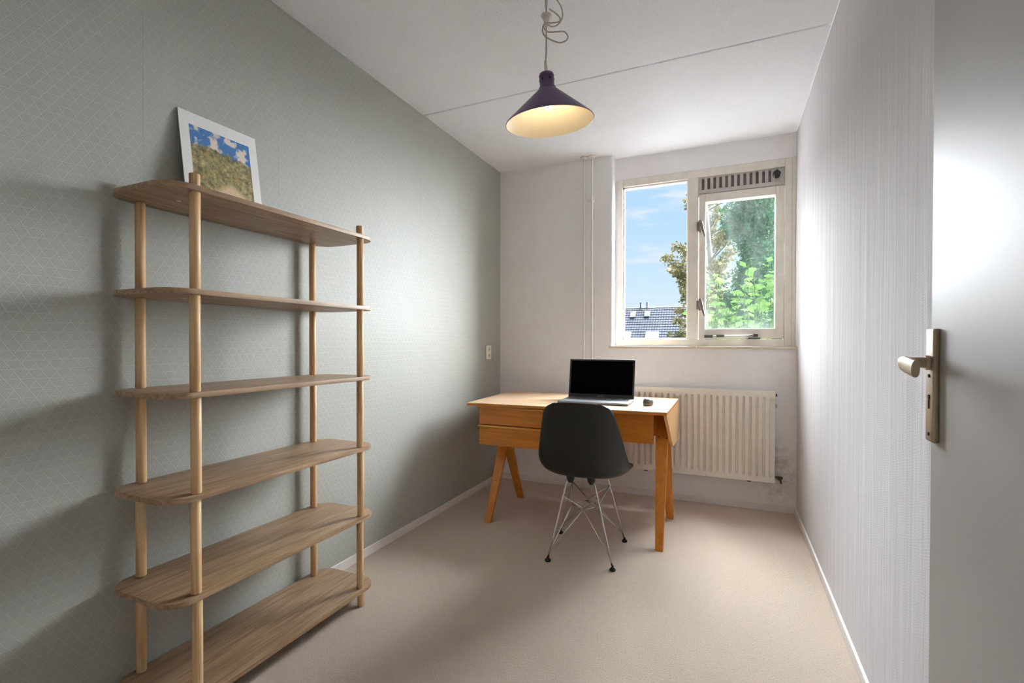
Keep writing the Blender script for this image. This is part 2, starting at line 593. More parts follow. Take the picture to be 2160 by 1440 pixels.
frame_piece('frame_stile', -.798, -.758, ZS, 2.43)
frame_piece('frame_stile', .359, .404, ZS, 2.43)
frame_piece('frame_head', -.758, .359, 2.372, 2.43)
frame_piece('frame_bottom_rail', -.758, .359, ZS, 1.177)
frame_piece('mullion', -.278, -.202, 1.177, 2.372)
frame_piece('cover_strip', .404, XR - .0005, ZS, 2.43, YW - .006, YW + .03, .003)
frame_piece('cover_strip', .400, XR - .0005, 2.432, H - .001, YW - .005, YW + .01, .002, mat=M_plaster)
# glazing beads of the fixed pane
bw = .013
for x0, x1, z0, z1 in ((-.758, -.758 + bw, 1.177, 2.372), (-.278 - .006, -.278, 1.177, 2.372), (-.758, -.278, 1.177, 1.177 + .011), (-.758, -.278, 2.372 - bw, 2.372)):
    frame_piece('glazing_bead', x0, x1, z0, z1, YW + .014, YG, .002, mat=M_trim)
bm = B(); box(bm, -.757, -.279, YG, YG + .005, 1.178, 2.371)
obj('pane', bm, M_glass, win, label='clear fixed glass pane')

# ventilation grille over the casement
bm = B(); box(bm, -.202, .359, YW + .034, yb, 2.252, 2.372, .002)
vent = obj('vent_grille', bm, M_ventdark, win, label='grey slotted ventilation grille')
for k in range(13):
    x0 = -.202 + k * .0398
    bm = B(); box(bm, x0, x0 + .0215, YW + .014, YW + .036, 2.279, 2.366, .002)
    obj('slat', bm, M_ventlight, vent)
bm = B(); box(bm, -.202, .359, YW + .006, YW + .036, 2.252, 2.279, .003); obj('grille_rail', bm, M_ventlight, vent)
bm = B(); box(bm, -.202, .359, YW + .012, YW + .036, 2.364, 2.372, .002); obj('grille_rail', bm, M_ventlight, vent)
bm = B(); box(bm, .297, .359, YW + .012, YW + .036, 2.279, 2.364, .002); obj('grille_end', bm, M_ventlight, vent)
bm = B(); lathe(bm, [(0.0, -.022), (.018, -.022), (.024, -.016), (.024, .012)], (.308, YW, 2.325), 20, 'Y')
box(bm, .300, .316, YW - .03, YW - .018, 2.300, 2.350, .003)
obj('vent_knob', bm, M_black, vent, True, auto=40)
bm = B()
cp = spline([(.290, YW - .02, 2.320), (.293, YW - .016, 2.2), (.305, YW - .014, 2.05), (.296, YW - .012, 1.93), (.307, YW - .012, 1.858), (.330, YW - .012, 1.885), (.334, YW - .012, 1.95), (.318, YW - .014, 2.08), (.326, YW - .018, 2.2), (.329, YW - .02, 2.32)], 6)
tube(bm, cp, .0016, 6)
obj('pull_cord', bm, M_cordclear, vent, True)

# casement
bm = B()
box(bm, -.1985, -.152, YW + .012, yb - .02, 1.181, 2.249, .003)
sash = obj('casement', bm, M_frame, win)
for x0, x1, z0, z1 in ((.303, .3555, 1.181, 2.249), (-.152, .303, 2.190, 2.249), (-.152, .303, 1.181, 1.254)):
    bm = B(); box(bm, x0, x1, YW + .012, yb - .02, z0, z1, .003)
    obj('casement_rail', bm, M_frame, sash)
bm = B(); box(bm, -.153, .304, YG - .014, YG - .009, 1.253, 2.191)
obj('pane', bm, M_dirty, sash, label='smeared glass pane')
M_fast = plain('taupe_fastener_metal', srgb(128, 119, 111), 0.4, metal=0.2)
for zt in (2.052, 1.474):
    bm = B()
    box(bm, -.198, -.178, YW - .010, YW + .012, zt - .085, zt + .004, .003)
    box(bm, -.212, -.198, YW - .012, YW + .002, zt - .075, zt - .010, .002)
    lathe(bm, [(.011, -.034), (.011, -.012)], (-.186, YW, zt - .028), 16, 'Y')
    hexa(bm, [(-.160, YW - .046, zt - .130), (-.149, YW - .046, zt - .128), (-.149, YW - .034, zt - .128), (-.160, YW - .034, zt - .130)],
         [(-.198, YW - .038, zt - .022), (-.172, YW - .038, zt - .016), (-.172, YW - .024, zt - .016), (-.198, YW - .024, zt - .022)], .003)
    obj('casement_handle', bm, M_fast, sash, label='grey metal casement fastener')
bm = B()
tube(bm, [(-.10, YW - .020, 1.200), (.19, YW - .020, 1.204)], .0045, 10)
stay = obj('casement_stay', bm, M_steel, sash, True)
M_stay = plain('dark_grey_metal', srgb(74, 72, 71), 0.4, metal=0.3)
bm = B()
box(bm, -.157, -.098, YW - .024, YW + .002, 1.189, 1.209, .004)
box(bm, -.075, -.022, YW - .031, YW - .009, 1.192, 1.212, .004)
box(bm, .165, .195, YW - .033, YW - .007, 1.192, 1.218, .004)
box(bm, .132, .210, YW - .028, YW + .001, 1.179, 1.188, .002)
obj('stay_fitting', bm, M_stay, win)
# sill of four stone pieces
xs = [-.842, -.540, -.204, .134, XR - .0005]
for i in range(4):
    bm = B(); box(bm, xs[i] + (.0008 if i else 0), xs[i + 1] - .0008, YB - .014 - (.0015 if i % 2 else 0), YW + .02, ZS - .018, ZS, .002)
    obj('sill_tile', bm, M_sill, win)

# ---------------------------------------------------------------- door, folded back against the right wall
DX = 0.372
DYE = 1.226
door = thing('door_1', 'white lacquered door folded back against the wall, with a lever handle', None, (DX, DOOR_Y1, 0), kind='structure')
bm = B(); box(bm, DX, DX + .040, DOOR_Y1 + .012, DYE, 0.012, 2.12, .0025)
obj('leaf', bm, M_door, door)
M_alu = plain('champagne_aluminium', srgb(176, 160, 138), 0.33, metal=0.75, var=0.02, scale=60)
M_dark = plain('dark_hole', srgb(20, 17, 15), 0.8)
bm = B(); box(bm, DX - .0105, DX + .001, DYE - .045, DYE - .006, .957, 1.178, .0035, 3)
plate = obj('handle_plate', bm, M_alu, door, True, auto=35, label='champagne coloured metal handle plate')
bm = B()
lathe(bm, [(.0035, -.0002), (.0035, .002)], (DX - .0121, DYE - .0255, 1.086), 12, 'X')
lathe(bm, [(.0035, -.0002), (.0035, .002)], (DX - .0121, DYE - .0255, .972), 12, 'X')
obj('screw', bm, M_dark, plate)
bm = B()
lathe(bm, [(.0042, -.0002), (.0042, .002)], (DX - .0121, DYE - .0255, 1.045), 12, 'X')
box(bm, DX - .0122, DX - .010, DYE - .0275, DYE - .0235, 1.022, 1.045)
obj('keyhole', bm, M_dark, plate)
# lever: neck out of the plate, then the grip bending back along the door
hz, hy = 1.112, DYE - .0255
bm = B()
path = spline([(DX - .008, hy, hz), (DX - .022, hy, hz), (DX - .038, hy, hz), (DX - .050, hy - .005, hz), (DX - .056, hy - .018, hz - .001), (DX - .058, hy - .040, hz - .003), (DX - .0585, hy - .068, hz - .006), (DX - .058, hy - .092, hz - .009)], 6)
n = len(path)
rings = []
for i, p in enumerate(path):
    t = (path[min(i + 1, n - 1)] - path[max(i - 1, 0)]).normalized()
    sd = Vector((0, 0, 1)).cross(t).normalized()
    up = t.cross(sd)
    q = i / (n - 1)
    hh = .0105 + .0055 * min(1, max(0, (q - .45) * 4))
    ww = .0105 - .0040 * min(1, max(0, (q - .45) * 4))
    rings.append([bm.verts.new(p + up * hh * math.copysign(abs(math.sin(a)) ** .75, math.sin(a)) + sd * ww * math.copysign(abs(math.cos(a)) ** .75, math.cos(a))) for a in [2 * math.pi * k / 20 for k in range(20)]])
for a, b in zip(rings, rings[1:]):
    for k in range(20):
        bm.faces.new((a[k], a[(k + 1) % 20], b[(k + 1) % 20], b[k]))
bm.faces.new(rings[0][::-1]); f_ = bm.faces.new(rings[-1])
bmesh.ops.recalc_face_normals(bm, faces=bm.faces[:])
obj('lever_handle', bm, M_alu, door, True, auto=50, label='curved metal lever handle')
bm = B(); lathe(bm, [(.0135, -.016), (.0145, -.014), (.0145, -.010), (.0135, -.008), (.0135, 0)], (DX - .002, hy, hz), 24, 'X')
obj('handle_collar', bm, M_alu, door, True, auto=40)

# ---------------------------------------------------------------- radiator
M_rad = plain('cream_radiator_enamel', srgb(240, 234, 222), 0.35, var=0.015, scale=10)
rad = thing('radiator', 'long cream ribbed panel radiator on the wall under the window', 'radiator', (-.205, 3.69, .21))
RX0, RX1, RZ0, RZ1, RY = -.703, .295, .212, .826, 3.662
bm = B()
NR = 23
pitch = (RX1 - RX0 - .05) / NR
cols = [(RX0, 0.0), (RX0 + .012, 0.0)]
for k in range(NR):
    xa = RX0 + .025 + k * pitch
    for fx, fd in ((0.05, 0), (0.15, 1), (0.45, 1.0), (0.72, 1), (0.82, 0)):
        cols.append((xa + fx * pitch, fd))
cols += [(RX1 - .012, 0.0), (RX1, 0.0)]
rows = [(RZ0, 0), (RZ0 + .036, 0), (RZ0 + .056, 1), (RZ1 - .056, 1), (RZ1 - .040, 0), (RZ1, 0)]
grid = []
for z, on in rows:
    grid.append([bm.verts.new((x, RY + .006 - .0 + (.022 if (on and d == 0) else (0.0 if on else 0.0)), z)) for x, d in cols])
for r0, r1 in zip(grid, grid[1:]):
    for i in range(len(cols) - 1):
        bm.faces.new((r0[i], r0[i + 1], r1[i + 1], r1[i]))
# folded edges
bound = [e for e in bm.edges if e.is_boundary]
ret = bmesh.ops.extrude_edge_only(bm, edges=bound)
for v in [g for g in ret['geom'] if isinstance(g, bmesh.types.BMVert)]:
    v.co.y += .026
bmesh.ops.recalc_face_normals(bm, faces=bm.faces[:])
o = obj('front_panel', bm, M_rad, rad, True, auto=50)
md = o.modifiers.new('bevel', 'BEVEL'); md.width = .003; md.segments = 2; md.limit_method = 'ANGLE'; md.angle_limit = R(25)
bm = B(); box(bm, RX0 + .004, RX1 - .004, RY + .029, RY + .062, RZ0 + .004, RZ1 - .006, .004); obj('back_panel', bm, M_rad, rad)
bm = B(); box(bm, RX0 + .002, RX1 - .002, RY + .010, RY + .060, RZ1 - .008, RZ1 + .001, .002); obj('top_cover', bm, M_rad, rad)
M_brass = plain('old_brass', srgb(74, 62, 48), 0.5, metal=0.5)
bm = B()
lathe(bm, [(.009, 0), (.009, .030)], (RX1 - .004, RY + .035, RZ0 + .034), 14, 'X')
lathe(bm, [(.012, -.012), (.012, .012)], (RX1 + .030, RY + .035, RZ0 + .030), 14, 'Z')
tube(bm, [(RX1 + .030, RY + .035, RZ0 + .034), (RX1 + .046, RY + .03, RZ0 + .034)], .007, 10)
tube(bm, [(RX1 + .030, RY + .035, RZ0 + .026), (RX1 + .038, RY + .03, RZ0 - .004)], .006, 10)
obj('valve', bm, M_brass, rad, True, auto=40)
bm = B(); lathe(bm, [(.009, 0), (.009, .012)], (RX1 - .002, RY + .03, RZ1 - .026), 14, 'X')
obj('bleed_plug', bm, M_black, rad)
bm = B(); box(bm, RX1 - .002, RX1 + .010, RY + .030, RY + .046, RZ1 - .112, RZ1 - .090, .002)
obj('mounting_bracket', bm, M_steel, rad)
for x in (-.565, .125):
    bm = B(); box(bm, x, x + .026, RY + .03, YB, RZ0 - .012, RZ0 + .008, .002)
    obj('mounting_bracket', bm, M_brass, rad)

# ---------------------------------------------------------------- heating pipes
M_pipe = plain('white_pipe_paint', srgb(226, 223, 219), 0.4, var=0.02)
for x, lab in ((-1.029, 'thin white vertical heating pipe closer to the grey green wall'), (-.965, 'thin white vertical heating pipe closer to the window niche')):
    t = thing('heating_pipe', lab, 'pipe', (x, 3.698, 0), group='pair of heating pipes on the window wall')
    bm = B(); tube(bm, [(x, 3.698, 0.002), (x, 3.698, H)], .0075, 14)
    obj('pipe_tube', bm, M_pipe, t, True, auto=50)
    bm = B(); lathe(bm, [(.0078, -.020), (.012, -.016), (.029, -.010), (.031, -.004), (.031, 0)], (x, 3.698, H), 28)
    obj('ceiling_rosette', bm, M_pipe, t, True, auto=50)
    bm = B(); lathe(bm, [(.0078, -.014), (.0105, -.012), (.0105, .012), (.0078, .014)], (x, 3.698, 2.26), 18)
    box(bm, x - .004, x + .004, 3.70, YB, 2.252, 2.268)
    if x < -1:
        tube(bm, [(x + .008, 3.700, 2.252), (x + .024, 3.716, 2.244), (x + .040, 3.718, 2.254), (x + .042, 3.712, 2.268)], .0055, 8)
    obj('pipe_clip', bm, M_pipe, t, True, auto=40)

# ---------------------------------------------------------------- wall socket
M_sock = plain('ivory_plastic', srgb(228, 223, 211), 0.35, var=0.01)
sock = thing('wall_socket', 'ivory double wall socket on the grey green wall above the desk', 'socket', (XL, 3.51, 1.07))
bm = B(); box(bm, XL, XL + .014, 3.474, 3.553, 1.015, 1.128, .005, 3); obj('cover_plate', bm, M_sock, sock, True, auto=40)
M_sockin = plain('ivory_plastic_recess', srgb(196, 190, 176), 0.4, var=0.01)
for z in (1.045, 1.099):
    bm = B(); lathe(bm, [(.0205, .0142), (.0205, .0165), (.0185, .0165), (.0185, .0148)], (XL, 3.5135, z), 24, 'X', close=True)
    so = obj('socket_ring', bm, M_sock, sock, True, auto=40)
    bm = B(); lathe(bm, [(.0184, .0142), (.0184, .0147)], (XL, 3.5135, z), 24, 'X')
    obj('socket_face', bm, M_sockin, so)
    bm = B()
    for dy in (-.0095, .0095):
        lathe(bm, [(.0026, .0146), (.0026, .0151)], (XL, 3.5135 + dy, z), 10, 'X')
    obj('pin_hole', bm, M_dark, so)

# ---------------------------------------------------------------- shelving unit
M_board = wood('grey_oak_laminate', [(0.22, srgb(104, 82, 60)), (0.42, srgb(142, 115, 88)), (0.60, srgb(164, 136, 106)), (0.85, srgb(186, 160, 130))], 'Y', 70, 3.2, 0.42, 0.35, spec=0.45)
M_pine = wood('pale_pine', [(0.2, srgb(176, 134, 88)), (0.5, srgb(208, 172, 126)), (0.8, srgb(226, 196, 154))], 'Z', 60, 2.2, 0.45, 0.55, spec=0.4)
unit = thing('shelving_unit', 'tall open shelving unit of six brown boards on round pine posts', 'shelf', (-1.60, 1.304, 0))
SX0, SX1, SY0, SY1 = -1.764, -1.440, .858, 1.752
tops = [1.617, 1.309, 1.002, .695, .393, .080]
TH = .0165
PX = (-1.462, -1.738)
PY = (.947, 1.662)
cr = .072


def rounded_rect(x0, x1, y0, y1, r, seg=10):
    out = []
    for cx, cy, a0 in ((x1 - r, y1 - r, 0), (x0 + r, y1 - r, 90), (x0 + r, y0 + r, 180), (x1 - r, y0 + r, 270)):
        for k in range(seg + 1):
            a = R(a0 + 90 * k / seg)
            out.append((cx + r * math.cos(a), cy + r * math.sin(a)))
    return out


proto = None
for zt in tops:
    if proto is None:
        bm = B(); prism(bm, rounded_rect(SX0, SX1, SY0, SY1, cr), 'Z', zt - TH, zt, .0012, 2)
        proto = obj('shelf_board', bm, M_board, unit, True, auto=40)
    else:
        o = proto.copy(); COL.objects.link(o); o.location.z += zt - tops[0]
jit = random.Random(3)
for px in PX:
    for py in PY:
        cuts = [1.655] + [v for zt in tops for v in (zt, zt - TH)] + [0.0]
        for k in range(0, len(cuts), 2):
            z1, z0 = cuts[k], cuts[k + 1]
            jx, jy = jit.uniform(-.002, .002), jit.uniform(-.002, .002)
            bm = B()
            lathe(bm, [(.0130, z0), (.0147, z0 + .002), (.0147, z1 - .002), (.0130, z1)], (px + jx, py + jy, 0), 20)
            obj('post', bm, M_pine, unit, True, auto=50)
M_capw = plain('white_plug', srgb(226, 222, 214), 0.4)
for zt, yy_ in ((tops[0], .985), (tops[1], 1.0)):
    bm = B(); lathe(bm, [(.006, zt - TH - .0012), (.006, zt - TH + .001)], (-1.60, yy_, 0), 12)
    obj('screw_cap', bm, M_capw, unit, label='small white screw cap')

# ---------------------------------------------------------------- print leaning on the wall: generic garden landscape
M_card = plain('white_print_border', srgb(232, 231, 228), 0.6, var=0.01)
M_pic, nt = material('garden_landscape_print')
oc = nt.n('ShaderNodeTexCoord').outputs['Object']
sp = nt.n('ShaderNodeSeparateXYZ', i_0=oc)          # local: Y across 0..1 metres, Z up
v = nt.math('DIVIDE', nt.math('SUBTRACT', sp.outputs['Z'], .0), .36)
u = nt.math('DIVIDE', nt.math('ADD', sp.outputs['Y'], .15), .30)
big = nt.noise(oc, 17.0, 4, 0.6)
mid = nt.noise(oc, 46.0, 6, 0.75)
fin = nt.noise(oc, 190.0, 4, 0.7)
sky = nt.mix(nt.maprange(nt.noise(oc, 19.0, 5), 0.50, 0.60, 0, 1, True), srgb(74, 122, 178), srgb(224, 212, 196))
fol = nt.ramp(mid, [(0.30, srgb(66, 68, 48)), (0.45, srgb(122, 118, 84)), (0.58, srgb(172, 158, 112)), (0.72, srgb(214, 196, 148))])
fol = nt.mix(nt.maprange(nt.noise(oc, 30.0, 2), 0.54, 0.66, 0, 0.6), fol, srgb(184, 146, 84))
fol = nt.mix(nt.maprange(nt.noise(oc, 14.0, 3), 0.52, 0.64, 0, 0.65), fol, srgb(74, 78, 62))
fol = nt.mix(nt.maprange(fin, 0.62, 0.70, 0, 0.6), fol, srgb(212, 214, 196))
hor = nt.math('ADD', v, nt.math('ADD', nt.math('MULTIPLY', nt.math('SUBTRACT', big, 0.5), 0.30), nt.math('MULTIPLY', u, 0.10)))
c = nt.mix(nt.maprange(hor, 0.72, 0.745, 0, 1), fol, sky)
pathm = nt.math('ADD', v, nt.math('ADD', nt.math('MULTIPLY', nt.math('SUBTRACT', mid, .5), .16), nt.math('MULTIPLY', nt.math('ABSOLUTE', nt.math('SUBTRACT', u, .58)), .55)))
c = nt.mix(nt.maprange(pathm, 0.33, 0.40, 1, 0), c, nt.mix(fin, srgb(196, 168, 132), srgb(224, 200, 166)))
finish(nt, c, 0.6, spec=0.3)
PYc = 1.236
pr = thing('art_print', 'unframed landscape print with white border standing on the top shelf', 'picture', (-1.712, PYc, tops[0] + .0005))
pr.matrix_world = Matrix.Translation((-1.712, PYc, tops[0] + .001)) @ Matrix.Rotation(R(-1.5), 4, 'Z') @ Matrix.Rotation(R(-8.6), 4, 'Y')
bm = B(); box(bm, -.0028, 0, -.150, .150, 0, .364, .0004, 1); obj('card', bm, M_card, pr, local=True)
bm = B(); box(bm, -.0004, .0004, -.116, .116, .040, .318); obj('picture', bm, M_pic, pr, local=True, label='garden landscape under a blue sky')

# ---------------------------------------------------------------- desk
DST = [(0.2, srgb(176, 100, 22)), (0.5, srgb(198, 120, 32)), (0.8, srgb(214, 142, 54))]
M_deskx = wood('honey_beech', DST, 'X', 40, 2.5, 0.33, 0.25, coat=0.25, spec=0.45)
M_deskz = wood('honey_beech_upright', DST, 'Z', 40, 2.5, 0.33, 0.25, coat=0.25, spec=0.45)
M_top = wood('pale_beech_top', [(0.25, srgb(188, 155, 120)), (0.5, srgb(202, 173, 140)), (0.78, srgb(212, 187, 157))], 'X', 30, 2.0, 0.55, 0.3, coat=0.0, spec=0.3)
desk = thing('desk', 'vintage honey coloured wooden desk with two drawers and splayed legs', 'desk', (-.93, 3.15, 0))
ZT = .760
bm = B()
FL, FR, BR, BL = (-1.551, 2.770), (-.309, 2.836), (-.311, 3.586), (-1.600, 3.588)
hexa(bm, [(p[0], p[1], ZT - .004) for p in (FL, FR, BR, BL)], [(p[0], p[1], ZT) for p in (FL, FR, BR, BL)], .0012)
obj('desk_top', bm, M_top, desk, label='pale worn beech desk top')
bm = B()
hexa(bm, [(p[0], p[1], ZT - .019) for p in (FL, FR, BR, BL)], [(p[0], p[1], ZT - .0041) for p in (FL, FR, BR, BL)], .002)
obj('top_edge', bm, M_deskx, desk)
# drawer cabinet
bx0, bx1, byf, byb, bz0, bz1 = -1.490, -1.040, 2.822, 3.53, .484, ZT - .019
bm = B()
box(bm, bx0, bx0 + .014, byf + .006, byb, bz0, bz1, .002)
box(bm, bx1 - .014, bx1, byf + .006, byb, bz0, bz1, .002)
box(bm, bx0 + .014, bx1 - .014, byf + .02, byb, bz0, bz0 + .012)
box(bm, bx0 + .014, bx1 - .014, byb - .012, byb, bz0 + .012, bz1)
obj('drawer_cabinet', bm, M_deskx, desk)
M_pull = wood('light_beech_lip', [(0.2, srgb(208, 140, 60)), (0.5, srgb(222, 160, 80)), (0.8, srgb(232, 176, 100))], 'X', 40, 2.5, .33, .25, coat=.25)
for z0, z1 in ((.619, .739), (bz0, .616)):
    bm = B(); box(bm, bx0 + (.010 if z0 > .6 else 0), bx1 - (.006 if z0 > .6 else 0), byf, byf + .018, z0, z1 - .018, .0015)
    dr = obj('drawer', bm, M_deskx, desk)
    bm = B()
    prism(bm, [(byf - .016, z1 - .010), (byf - .016, z1 - .003), (byf + .014, z1 - .001), (byf + .014, z1 - .020), (byf - .002, z1 - .020)], 'X', bx0 - .003, bx1 + .002, .001)
    obj('drawer_pull', bm, M_pull, dr, label='full width lip drawer pull')
# apron of the knee space and back panel
bm = B(); box(bm, bx1, -.402, 2.985, 3.003, .545, ZT - .019, .0015); obj('apron', bm, M_deskx, desk)
bm = B(); box(bm, bx1, -.335, 3.50, 3.516, .50, ZT - .019, .0015); obj('back_rail', bm, M_deskx, desk)
# slanted end panel on the open side
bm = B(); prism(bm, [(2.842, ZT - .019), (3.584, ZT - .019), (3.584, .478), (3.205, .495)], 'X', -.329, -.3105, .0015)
M_end = wood('pale_beech_end', [(0.2, srgb(206, 152, 88)), (0.5, srgb(220, 172, 112)), (0.8, srgb(230, 190, 138))], 'Z', 40, 2.5, .33, .25, coat=.25)  # paler beech than the legs and drawers
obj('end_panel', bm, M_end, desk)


def leg(xf0, xf1, xt0, xt1, yf, yt, zt, d=.026):
    bm = B()
    sgn = 1 if yt > yf else -1
    hexa(bm, [(xf0, yf, 0), (xf1, yf, 0), (xf1, yf + d * sgn, 0), (xf0, yf + d * sgn, 0)],
         [(xt0, yt, zt), (xt1, yt, zt), (xt1, yt + d * sgn, zt), (xt0, yt + d * sgn, zt)], .003)
    return obj('leg', bm, M_deskz, desk)


fr = leg(-.362, -.319, -.412, -.331, 2.764, 3.175, ZT - .019)
leg(-.362, -.316, -.412, -.331, 3.335, 3.215, ZT - .019)
leg(-1.417, -1.376, -1.442, -1.368, 2.756, 3.028, bz0)
leg(-1.424, -1.379, -1.442, -1.368, 3.330, 3.090, bz0)
M_dowel = plain('dark_dowel', srgb(92, 46, 14), 0.6)
for x, z in ((-.380, .573), (-.335, .567)):
    bm = B()
    yy_ = 2.764 + (3.175 - 2.764) * z / (ZT - .019)
    lathe(bm, [(.0052, -.0012), (.0052, .004)], (x, yy_, z), 12, 'Y')
    obj('dowel', bm, M_dowel, fr)


# ---------------------------------------------------------------- laptop
M_lapgrey = plain('silver_laptop', srgb(146, 150, 157), 0.5, metal=0.2, var=0.01)
M_lapkey = plain('laptop_keys', srgb(84, 87, 92), 0.6, var=0.01)
M_bezel = plain('charcoal_bezel', srgb(42, 42, 41), 0.5, var=0.02)
M_screen = plain('switched_off_screen', (0.0012, 0.0012, 0.0014, 1), 0.30, var=0.0, spec=0.02)
LZ = ZT
lap = thing('laptop', 'open silver laptop with a black screen standing on the desk', 'laptop', (-.785, 3.13, LZ), R(1.3))
LW, LD = .450, .258           # width, depth
bm = B(); box(bm, -LW / 2, LW / 2, -LD / 2, LD / 2, .004, .0165, .004, 3)
lbase = obj('base', bm, M_lapgrey, lap, True, local=True, auto=40)
bm = B(); box(bm, -LW / 2 + .015, LW / 2 - .015, -LD / 2 + .015, LD / 2 - .012, 0, .0045); obj('rubber_foot', bm, M_black, lbase, local=True)
bm = B()
for r in range(6):
    for c in range(19):
        x = -LW / 2 + .022 + c * .0214
        y = LD / 2 - .036 - r * .0182
        box(bm, x, x + .0186, y - .0152, y, .0165, .0182)
obj('keyboard', bm, M_lapkey, lbase, local=True, kind='stuff')
bm = B(); box(bm, -.095, .045, -LD / 2 + .016, -LD / 2 + .096, .0164, .0167); obj('touchpad', bm, plain('touchpad_grey', srgb(158, 161, 166), .35, metal=.4), lbase, local=True)
tilt = R(11)
LH = .266
lid = bpy.data.objects.new('lid', None)
bm = B(); box(bm, -LW / 2, LW / 2, -.004, .003, 0, LH, .003, 3)
lid = obj('lid', bm, M_lapgrey, lap, True, local=True, auto=40)
lid.matrix_local = Matrix.Translation((0, LD / 2 - .004, .0150)) @ Matrix.Rotation(-tilt, 4, 'X')
bm = B(); box(bm, -LW / 2 + .002, LW / 2 - .002, -.0048, -.0036, .003, LH - .002); obj('bezel', bm, M_bezel, lid, local=True)
bm = B(); box(bm, -LW / 2 + .013, LW / 2 - .013, -.0052, -.0044, .026, LH - .012); obj('screen', bm, M_screen, lid, local=True, label='black switched off screen')
bm = B()
for k in range(9):
    box(bm, -.019 + k * .0043, -.019 + k * .0043 + .0028, -.0054, -.0046, .0105, .0145)
obj('maker_mark', bm, plain('pale_print', srgb(150, 148, 144), .5), lid, local=True, label='tiny pale maker mark')
bm = B(); lathe(bm, [(.0012, -.0056), (.0012, -.0046)], (0, 0, LH - .007), 10, 'Y'); obj('webcam', bm, M_lapkey, lid, local=True)
bm = B(); tube(bm, [(-LW / 2 + .03, LD / 2 - .003, .014), (LW / 2 - .03, LD / 2 - .003, .014)], .006, 12); obj('hinge', bm, M_bezel, lap, True, local=True, auto=50)

# ---------------------------------------------------------------- mouse
M_mouse = plain('grey_glossy_plastic', srgb(84, 80, 78), 0.34, var=0.02)
M_mouseb = plain('taupe_plastic', srgb(128, 110, 98), 0.5)
mou = thing('computer_mouse', 'small grey rounded computer mouse lying beside the laptop', 'mouse', (-.452, 3.115, ZT), R(-6))


def egg(bm, rx, ry, h, z0, flat=0.0):
    rings = []
    for i in range(9):
        a = R(90 * i / 8)
        cr_, zz_ = math.cos(a) ** .7, math.sin(a) ** .9
        rings.append([(rx * cr_ * math.cos(b), ry * cr_ * math.sin(b), z0 + h * zz_ * (1 - .18 * math.sin(b) * cr_)) for b in [2 * math.pi * k / 28 for k in range(28)]])
    vr = [[bm.verts.new(p) for p in r] for r in rings]
    for a, b in zip(vr, vr[1:]):
        for k in range(28):
            bm.faces.new((a[k], a[(k + 1) % 28], b[(k + 1) % 28], b[k]))
    bm.faces.new(vr[0][::-1])
    bmesh.ops.remove_doubles(bm, verts=bm.verts[:], dist=1e-5)


bm = B(); egg(bm, .031, .049, .031, .015); obj('shell', bm, M_mouse, mou, True, local=True, auto=60)
bm = B(); lathe(bm, [(.026, 0), (.029, .004), (.031, .014)], (0, 0, 0), 28)
for v_ in bm.verts:
    v_.co.y *= 1.55
obj('base', bm, M_mouseb, mou, True, local=True, auto=40)
bm = B(); lathe(bm, [(.008, -.003), (.009, 0), (.008, .003)], (0, .026, .034), 16, 'X'); obj('scroll_wheel', bm, M_black, mou, True, local=True)
bm = B(); tube(bm, [(.030, -.02, .03), (.036, -.012, .026), (.037, .0, .012), (.034, .006, .002)], .0012, 6); obj('side_strap', bm, M_mouseb, mou, True, local=True)

# ---------------------------------------------------------------- chair
M_shell, nt = material('black_moulded_plastic')
pos = nt.n('ShaderNodeNewGeometry').outputs['Position']
n1 = nt.noise(pos, 600.0, 2, 0.6)
finish(nt, nt.mix(nt.noise(pos, 6.0, 2), srgb(19, 20, 20), srgb(25, 25, 25)), 0.40, 0, n1, 0.12, 0.0008, 0, 0.45)
M_chrome = plain('chrome_wire', srgb(205, 203, 200), 0.14, metal=1.0, var=0.01)
M_rubber = plain('black_rubber', srgb(22, 21, 20), 0.6)
CS = 1.03
chair = thing('shell_chair', 'black moulded plastic shell chair on chrome wire legs in front of the desk', 'chair', (-.71, 2.61, 0), R(5))
# centre line and edge line of the shell, seen from the side (y forward, z up), with half width
st = [  # yc, zc, ye, ze, half width
    (.232, .405, .205, .418, .150),
    (.226, .424, .196, .432, .188),
    (.200, .437, .168, .447, .214),
    (.130, .438, .100, .460, .232),
    (.040, .428, .020, .472, .238),
    (-.050, .421, -.050, .490, .236),
    (-.115, .430, -.098, .512, .230),
    (-.160, .462, -.124, .540, .224),
    (-.187, .512, -.142, .575, .217),
    (-.207, .580, -.162, .625, .206),
    (-.225, .655, -.188, .684, .193),
    (-.243, .728, -.216, .744, .178),
    (-.258, .784, -.240, .790, .160),
    (-.267, .813, -.256, .808, .136),
    (-.273, .828, -.269, .822, .104),
]
cen = spline([(a, b, 0) for a, b, c, d, w in st], 4)
edg = spline([(c, d, w) for a, b, c, d, w in st], 4)
bm = B()
NU = 25
rings = []
for C_, E_ in zip(cen, edg):
    row = []
    for k in range(NU):
        u_ = -1 + 2 * k / (NU - 1)
        au = abs(u_)
        s_ = .35 * au ** 2 + .65 * au ** 3.4
        x_ = E_.z * math.sin(u_ * math.pi / 2 * .86) / math.sin(math.pi / 2 * .86)
        row.append(bm.verts.new((x_ * CS, (C_.x + (E_.x - C_.x) * s_) * CS, (C_.y + (E_.y - C_.y) * s_) * CS)))
    rings.append(row)
for a, b in zip(rings, rings[1:]):
    for k in range(NU - 1):
        bm.faces.new((a[k], a[k + 1], b[k + 1], b[k]))
bmesh.ops.recalc_face_normals(bm, faces=bm.faces[:])
if sum(f.normal.z for f in bm.faces) < 0:
    bmesh.ops.reverse_faces(bm, faces=bm.faces[:])
shell = obj('seat_shell', bm, M_shell, chair, True, local=True)
md = shell.modifiers.new('solid', 'SOLIDIFY'); md.thickness = .0065; md.offset = -1; md.use_rim = True
